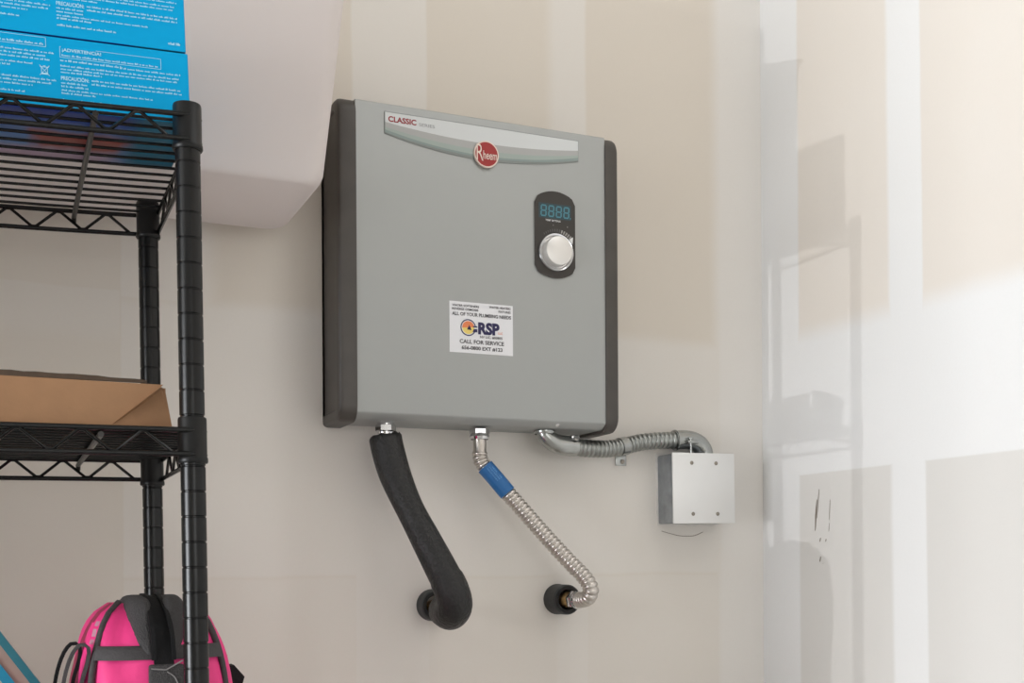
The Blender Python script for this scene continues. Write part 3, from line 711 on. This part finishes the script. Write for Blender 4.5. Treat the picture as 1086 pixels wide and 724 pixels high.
# ------------------------------------------------------------------ frosted tote behind the cartons
TX1 = -0.838
def tote():
    t = thing('storage_tote', (-1.13, -0.18, 1.8172), 'frosted white plastic storage tote jutting out beside the heater', 'tote', rot=(0, 0.0, 0))
    def loop(z, x0, x1, y0, y1, r, n=7):
        pts = []
        for cx, cy, a0 in ((x1 - r, y1 - r, 0), (x0 + r, y1 - r, 90), (x0 + r, y0 + r, 180), (x1 - r, y0 + r, 270)):
            for k in range(n + 1):
                a = math.radians(a0 + 90 * k / n); pts.append((cx + r * math.cos(a), cy + r * math.sin(a), z))
        return pts
    def dims(h, o=0.0):      # outward flare with height, rounded bottom edge
        fl = 0.115 * h
        rb = 0.015
        ins = 0.0 if h > rb else rb - math.sqrt(max(0, rb * rb - (rb - h) ** 2))
        e = fl - ins - o
        return (-1.45 - e, TX1 + e, -0.277 - e * 0.35, -0.058 + e * 0.35)
    b = bm_new(); hs = [0.0, 0.0010, 0.003, 0.007, 0.015, 0.026, 0.036, 0.046, 0.10, 0.16, 0.24, 0.30]
    outer = []; 
    for h in hs: outer.append([b.verts.new(p) for p in loop(1.8172 + h, *dims(h), 0.022)])
    inner = [[b.verts.new(p) for p in loop(1.8172 + max(h, 0.003), *dims(max(h, 0.003), 0.003), 0.019)] for h in hs[1:]]
    n = len(outer[0])
    for A, B in zip(outer, outer[1:]):
        for k in range(n): b.faces.new((A[k], A[(k + 1) % n], B[(k + 1) % n], B[k]))
    for A, B in zip(inner, inner[1:]):
        for k in range(n): b.faces.new((A[(k + 1) % n], A[k], B[k], B[(k + 1) % n]))
    b.faces.new(outer[0][::-1]); b.faces.new(inner[0])
    for k in range(n): b.faces.new((outer[-1][k], outer[-1][(k + 1) % n], inner[-1][(k + 1) % n], inner[-1][k]))
    finish('tote_body', b, 'frosted_plastic', t, 50)
    b = bm_new(); zt = 2.1152
    d = dims(0.298)
    A = [b.verts.new(p) for p in loop(zt, d[0] - 0.012, d[1] + 0.012, d[2] - 0.010, d[3] + 0.010, 0.036)]; B = [b.verts.new(p) for p in loop(zt + 0.008, d[0] - 0.012, d[1] + 0.012, d[2] - 0.010, d[3] + 0.010, 0.036)]
    C_ = [b.verts.new(p) for p in loop(zt, *dims(0.298, 0.002), 0.029)]; D_ = [b.verts.new(p) for p in loop(zt + 0.008, *dims(0.298, 0.002), 0.029)]
    for k in range(n):
        k2 = (k + 1) % n; b.faces.new((A[k], A[k2], B[k2], B[k])); b.faces.new((C_[k2], C_[k], D_[k], D_[k2])); b.faces.new((A[k2], A[k], C_[k], C_[k2])); b.faces.new((B[k], B[k2], D_[k2], D_[k]))
    finish('tote_rim', b, 'frosted_plastic', t, 50)
tote()

# ------------------------------------------------------------------ open cardboard tray on the middle shelf
tray = thing('cardboard_tray', (-1.0420, -0.448, 1.4912), 'low brown cardboard tray with a creased corner on the wire shelf', 'box')
W, D, HT, TH = 0.34, 0.25, 0.0480, 0.0035
b = bm_new()
box(b, (-W, 0, 0), (0, D, TH)); trayb = finish('tray_bottom', b, 'cardboard', tray, 0, local=True)
# front wall: leans inwards a little at the top, with a diagonal fold at its right end
b = bm_new()
prism(b, [(-W, 0, 0), (-0.064, 0, 0), (-0.0135, -0.0015, 0.0425), (-0.010, 0.004, HT - 0.002), (-W, 0.004, HT)], (0, TH, 0)); finish('front_wall', b, 'cardboard', tray, 0, local=True)
b = bm_new()
prism(b, [(-0.064, -0.0002, 0), (-0.0005, 0.0065, 0), (-0.0075, 0.010, HT - 0.006), (-0.0125, 0.003, 0.0435)], (0, TH, 0)); finish('folded_corner', b, 'cardboard', tray, 0, local=True)
b = bm_new(); pts = []
for k in range(9): pts.append((-0.0005 + random.uniform(-0.0012, 0.0012) - 0.0075 * k / 8, 0.0088 + 0.0035 * k / 8, 0.001 + (HT - 0.007) * k / 8))
prism(b, pts + [(-0.012, 0.014, HT - 0.006), (-0.008, 0.014, 0.001)], (-0.001, 0.004, 0)); finish('torn_edge', b, 'cardboard_core_shade', tray, 0, local=True)
b = bm_new(); box(b, (-0.010, 0.014, 0), (-0.010 + TH, D, HT - 0.004)); finish('side_wall', b, 'cardboard', tray, 0, local=True)
b = bm_new(); box(b, (-W, 0.014, 0), (-W + TH, D, HT)); finish('side_wall', b, 'cardboard', tray, 0, local=True)
b = bm_new(); box(b, (-W, D - TH, 0), (-0.010, D, HT)); finish('rear_wall', b, 'cardboard', tray, 0, local=True)
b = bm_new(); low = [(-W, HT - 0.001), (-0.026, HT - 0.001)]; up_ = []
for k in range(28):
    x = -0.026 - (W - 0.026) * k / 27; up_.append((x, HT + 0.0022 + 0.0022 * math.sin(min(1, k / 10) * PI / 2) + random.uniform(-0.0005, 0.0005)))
prism(b, [(x, 0.0045, z) for x, z in low] + [(x, 0.0045, z) for x, z in up_], (0, 0.003, 0)); finish('shaded_inner_edge', b, 'cardboard_core_shade', tray, 0, local=True)  # dark strip for the shade along the tray's inner edge

# ------------------------------------------------------------------ pink backpack on the shelf below
BC = Vector((-1.0500, -0.300, 0.8735))
bag = thing('backpack', BC, 'pink backpack with black padded straps standing on the wire shelf', 'backpack')
BH = 0.438
def bag_dims(z):
    """half width, half depth and y shift at height z"""
    t = z / BH
    if t < 0.08: k = 0.90 + 0.10 * math.sqrt(max(0, t / 0.08))
    else: k = 1.0
    wx = 0.0870 * k; wy = 0.105 * k
    if t > 0.66:
        q = (t - 0.66) / 0.34; m_ = math.sqrt(max(0.0, 1 - (q * 0.985) ** 3.0)); wx = 0.0870 * (0.40 + 0.60 * m_) * (1 - 0.05 * q); wy = 0.105 * (0.16 + 0.84 * m_)
    return wx, wy
def bag_pt(a, z, out=0.0):
    wx, wy = bag_dims(z); e = 0.62
    c, s = math.cos(a), math.sin(a)
    x = (wx + out) * math.copysign(abs(c) ** e, c); y = (wy + out) * math.copysign(abs(s) ** e, s)
    return Vector((x, y, z + (out if z > BH * 0.93 else 0)))
b = bm_new(); NA = 72; NZ = 44; rings = []
for i in range(NZ + 1):
    z = BH * (i / NZ); ring_ = []
    for k in range(NA):
        a = 2 * PI * k / NA; p = bag_pt(a, z)
        p += Vector((p.x, p.y, 0)).normalized() * (0.0022 * math.sin(a * 11 + z * 34) + 0.0020 * math.sin(a * 6 - z * 52) * (0.5 + 0.5 * math.sin(a * 3)))
        ring_.append(b.verts.new(p))
    rings.append(ring_)
for A, B in zip(rings, rings[1:]):
    for k in range(NA): b.faces.new((A[k], A[(k + 1) % NA], B[(k + 1) % NA], B[k]))
b.faces.new(rings[0][::-1]); b.faces.new(rings[-1])
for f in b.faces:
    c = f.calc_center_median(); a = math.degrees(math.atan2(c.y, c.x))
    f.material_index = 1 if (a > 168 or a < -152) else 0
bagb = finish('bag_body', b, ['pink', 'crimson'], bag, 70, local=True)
# piping along both front edges
for a_deg, nm in ((-137, 'piping'), (-43, 'piping')):
    b = bm_new(); tube(b, [bag_pt(math.radians(a_deg), z, 0.001) for z in [BH * k / 40 for k in range(2, 41)]], 0.0036, 8); finish(nm, b, 'bag_grey', bag, 60, local=True)
def surf_strip(name, a0, a1, z0f, z1f, out, m, n=16, nz=6, parent=bag, thick=0.004):
    """patch of cloth that hugs the bag between two angles; z0f and z1f give its lower and upper edge"""
    b = bm_new(); G = []
    for off in (out + thick, out - 0.002):
        g = []
        for i in range(nz + 1):
            row = []
            for k in range(n + 1):
                u = k / n; a = math.radians(a0 + (a1 - a0) * u); z = z0f(u) + (z1f(u) - z0f(u)) * i / nz
                e = 1 - max(abs(2 * u - 1), abs(2 * i / nz - 1)) ** 6
                row.append(b.verts.new(bag_pt(a, min(z, BH), out + (off - out) * (0.35 + 0.65 * e) if off > out else off)))
            g.append(row)
        G.append(g)
    for gi, g in enumerate(G):
        for i in range(nz):
            for k in range(n): b.faces.new((g[i][k], g[i][k + 1], g[i + 1][k + 1], g[i + 1][k]))
    o, q = G
    for k in range(n):
        b.faces.new((o[0][k], o[0][k + 1], q[0][k + 1], q[0][k])); b.faces.new((o[nz][k + 1], o[nz][k], q[nz][k], q[nz][k + 1]))
    for i in range(nz):
        b.faces.new((o[i + 1][0], o[i][0], q[i][0], q[i + 1][0])); b.faces.new((o[i][n], o[i + 1][n], q[i + 1][n], q[i][n]))
    return finish(name, b, m, parent, 60, local=True)
surf_strip('trim_band', -134, -46, lambda u: 0.3800, lambda u: 0.3945, 0.0042, 'bag_grey', 30, 3, thick=0.0022)
# padded shoulder straps, wide at the top and narrowing downwards
def pad(cx, s):
    b = bm_new(); G = []
    rows = [(0.386, 0.003), (0.391, 0.0065), (0.398, 0.0095), (0.406, 0.0118), (0.414, 0.0130), (0.422, 0.0135), (0.429, 0.0138), (0.4335, 0.0138)]
    def pt(x, z, o):
        wx, wy = bag_dims(min(z, BH)); k = max(0.0, 1 - abs(x / wx) ** (1 / 0.62 * 1.0)) if wx > abs(x) else 0
        return Vector((x, -(wy + o) * (k ** 0.62 if k > 0 else 0) - (0.004 if k == 0 else 0), z + (o * 0.8 if z > BH * 0.95 else 0)))
    top = []; bot = []
    for z, hw in rows:
        c_ = cx + s * (0.0138 - hw) * -0.6
        top.append([b.verts.new(pt(c_ + hw * (2 * k / 8 - 1), z, 0.003 + 0.011 * (1 - (2 * k / 8 - 1) ** 4))) for k in range(9)])
        bot.append([b.verts.new(pt(c_ + hw * (2 * k / 8 - 1), z, 0.0)) for k in range(9)])
    # carry the pad over the top of the bag
    z = BH + 0.010
    for yy, zz in ((-0.012, 0.0090), (0.012, 0.0080), (0.040, -0.012)):
        top.append([b.verts.new((cx + 0.0138 * (2 * k / 8 - 1), yy, BH + zz - 0.006 * (2 * k / 8 - 1) ** 4)) for k in range(9)])
        bot.append([b.verts.new((cx + 0.0138 * (2 * k / 8 - 1), yy, BH + zz - 0.012)) for k in range(9)])
    for g in (top, bot):
        for A, B in zip(g, g[1:]):
            for k in range(8): b.faces.new((A[k], A[k + 1], B[k + 1], B[k]))
    for i in range(len(top) - 1):
        b.faces.new((top[i][0], top[i + 1][0], bot[i + 1][0], bot[i][0])); b.faces.new((top[i + 1][8], top[i][8], bot[i][8], bot[i + 1][8]))
    for i in (0, -1):
        for k in range(8): b.faces.new((top[i][k], top[i][k + 1], bot[i][k + 1], bot[i][k]))
    finish('shoulder_strap', b, 'bag_mesh', bag, 60, local=True)
pad(-0.0185, -1); pad(0.0185, 1)
# central webbing with carry loop and stitched patch
def ribbon(name, pts, wd, th, m, parent=bag, side=Vector((1, 0, 0))):
    b = bm_new(); pts = [Vector(p) for p in pts]; ts, us = frames(pts); R_ = []
    for i, p in enumerate(pts):
        nrm = side.cross(ts[i]).normalized(); sd = side
        w_ = wd[i] if isinstance(wd, list) else wd
        R_.append([b.verts.new(p + sd * x * w_ / 2 + nrm * y * th / 2) for x, y in ((-1, -1), (1, -1), (1, 1), (-1, 1))])
    for A, B in zip(R_, R_[1:]):
        for k in range(4): b.faces.new((A[k], A[(k + 1) % 4], B[(k + 1) % 4], B[k]))
    b.faces.new(R_[0][::-1]); b.faces.new(R_[-1])
    return finish(name, b, m, parent, 50, local=True)
def fy(z, o): return -(bag_dims(min(z, BH))[1] + o)
ribbon('centre_webbing', spline([(0.002, fy(0.340, 0.006), 0.340), (0.002, fy(0.375, 0.009), 0.375), (0.001, fy(0.40, 0.014), 0.40), (0.000, fy(0.42, 0.015), 0.42), (-0.001, -0.036, 0.4410), (-0.001, 0.0, 0.4430), (-0.001, 0.03, 0.436)], 0.008), 0.020, 0.005, 'bag_black')
ribbon('carry_loop', spline([(-0.0085, fy(0.38, 0.012), 0.380), (-0.009, fy(0.40, 0.020), 0.402), (-0.0095, fy(0.42, 0.021), 0.422), (-0.009, -0.032, 0.4440), (-0.009, 0.006, 0.4450)], 0.008), 0.0045, 0.005, 'bag_black')
ribbon('carry_loop', spline([(0.012, fy(0.38, 0.012), 0.380), (0.011, fy(0.40, 0.020), 0.402), (0.009, fy(0.42, 0.021), 0.422), (0.006, -0.032, 0.4440), (0.006, 0.006, 0.4450)], 0.008), 0.004, 0.005, 'bag_black')
b = bm_new(); box(b, (-0.014, fy(0.35, 0.011), 0.300), (0.022, fy(0.35, 0.002), 0.3755), 0.0025, 2); patch = finish('strap_patch', b, 'bag_mesh', bag, 50, local=True)
b = bm_new(); yq = fy(0.35, 0.0116)
tube(b, [(-0.012, yq, 0.3715), (0.003, yq, 0.3700), (0.020, yq - 0.001, 0.3795)], 0.0008, 6); tube(b, spline([(0.004, yq, 0.368), (0.011, yq, 0.363), (0.014, yq, 0.357), (0.017, yq, 0.350)], 0.003), 0.0007, 6); tube(b, spline([(0.001, yq, 0.322), (0.003, yq, 0.342), (0.006, yq, 0.356)], 0.003), 0.0006, 6); finish('stitching', b, 'stitch', patch, 50, local=True)
# loops of webbing on the left side
for dx, dy, h0, mm in ((-0.004, -0.045, 0.020, 'bag_black'), (0.003, -0.072, 0.018, 'bag_grey')):
    base = Vector((-0.0870 + dx, dy, 0.006))
    ribbon('side_loop', spline([base + Vector((-0.012, 0.0, 0.290)), base + Vector((-0.013, 0, 0.340)), base + Vector((-0.006, 0, 0.374)), base + Vector((0.004, 0, 0.390)), base + Vector((0.013, 0, 0.387)), base + Vector((0.012, 0, 0.372)), base + Vector((0.005, 0, 0.345)), base + Vector((0.001, 0, 0.300))], 0.006), 0.010, 0.0035, mm, side=Vector((0, 1, 0)))
b = bm_new(); box(b, (-0.118, -0.080, 0.240), (-0.090, -0.010, 0.352), 0.010, 3); finish('side_pocket', b, 'bag_black', bag, 50, local=True)
# small woven tag on the left shoulder
b = bm_new(); zt = [0.395, 0.402, 0.409, 0.416]
for z0 in (0.396, 0.404, 0.412):
    for k in range(3):
        a = math.radians(-148 + k * 2.4); a2 = math.radians(-148 + k * 2.4 + 1.7)
        flat(b, [bag_pt(a, z0, 0.003), bag_pt(a2, z0, 0.003), bag_pt(a2, z0 + 0.005, 0.003), bag_pt(a, z0 + 0.005, 0.003)])
finish('tag_print', b, 'tag_grey', bag, 0, local=True)
# buckle that sticks out at the right
b = bm_new(); prism(b, [(0.082, -0.010, 0.362), (0.092, -0.010, 0.364), (0.104, -0.010, 0.350), (0.100, -0.010, 0.336), (0.090, -0.010, 0.326), (0.082, -0.010, 0.330)], (0, 0.02, 0)); finish('side_buckle', b, 'bag_black', bag, 40, local=True)
ribbon('side_strap', spline([(0.0880, 0.0, 0.30), (0.0870, 0.0, 0.34), (0.0820, 0, 0.375), (0.074, 0, 0.395)], 0.008), 0.022, 0.004, 'bag_black', side=Vector((0, 1, 0)))

# ------------------------------------------------------------------ slanted teal-edged board beside the backpack
tb = thing('trimmed_board', (-0.925, -0.165, 0.8720), 'flat blush board with teal edging leaning left of the backpack', 'board')
dirv = Vector((-0.0412, 0, 0.0592)).normalized(); nrm = Vector((dirv.z, 0, -dirv.x))
base = Vector((0.0, 0, 0.0)) + dirv * 0.012
def slab(n0, n1, y0, y1, m, nm, L=0.70):
    b = bm_new(); p0 = base - nrm * n0; p1 = base - nrm * n1
    Y0 = Vector((0, y0, 0)); k0 = dirv * (n0 * 0.0); k1 = dirv * (n1 * 0.72)
    prism(b, [p0 + Y0, p1 + k1 + Y0, p1 + dirv * L + Y0, p0 + dirv * L + Y0], (0, y1 - y0, 0)); finish(nm, b, m, tb, 0, local=True)
slab(0.0, 0.009, -0.010, 0.012, 'teal_trim', 'edge_trim')
slab(0.009, 0.022, -0.007, 0.010, 'blush', 'board_face')
slab(0.022, 0.033, -0.010, 0.012, 'bright_blue', 'edge_trim')

# ------------------------------------------------------------------ unseen cabinet-shaped block added to shade the back wall
blocker = thing('light_blocker', (-2.45, -0.22, 0), 'added cabinet-shaped block left of the wire rack, shading the back wall', 'light blocker')
mat('blocker_beige', (0.42, 0.39, 0.35), 0.6, noise=0.05)
b = bm_new(); box(b, (-2.90, -0.44, 0.0), (-2.02, -0.005, 2.15), 0.004); finish('blocker_body', b, 'blocker_beige', blocker)
for x0, x1, hx in ((-2.895, -2.463, -2.49), (-2.457, -2.025, -2.43)):
    b = bm_new(); box(b, (x0, -0.460, 0.06), (x1, -0.441, 2.14), 0.003); d = finish('blocker_door', b, 'blocker_beige', blocker)
    b = bm_new(); tube(b, [(hx, -0.461, 1.0), (hx, -0.485, 1.01), (hx, -0.485, 1.13), (hx, -0.461, 1.14)], 0.005, 8); finish('blocker_handle', b, 'chrome', d)
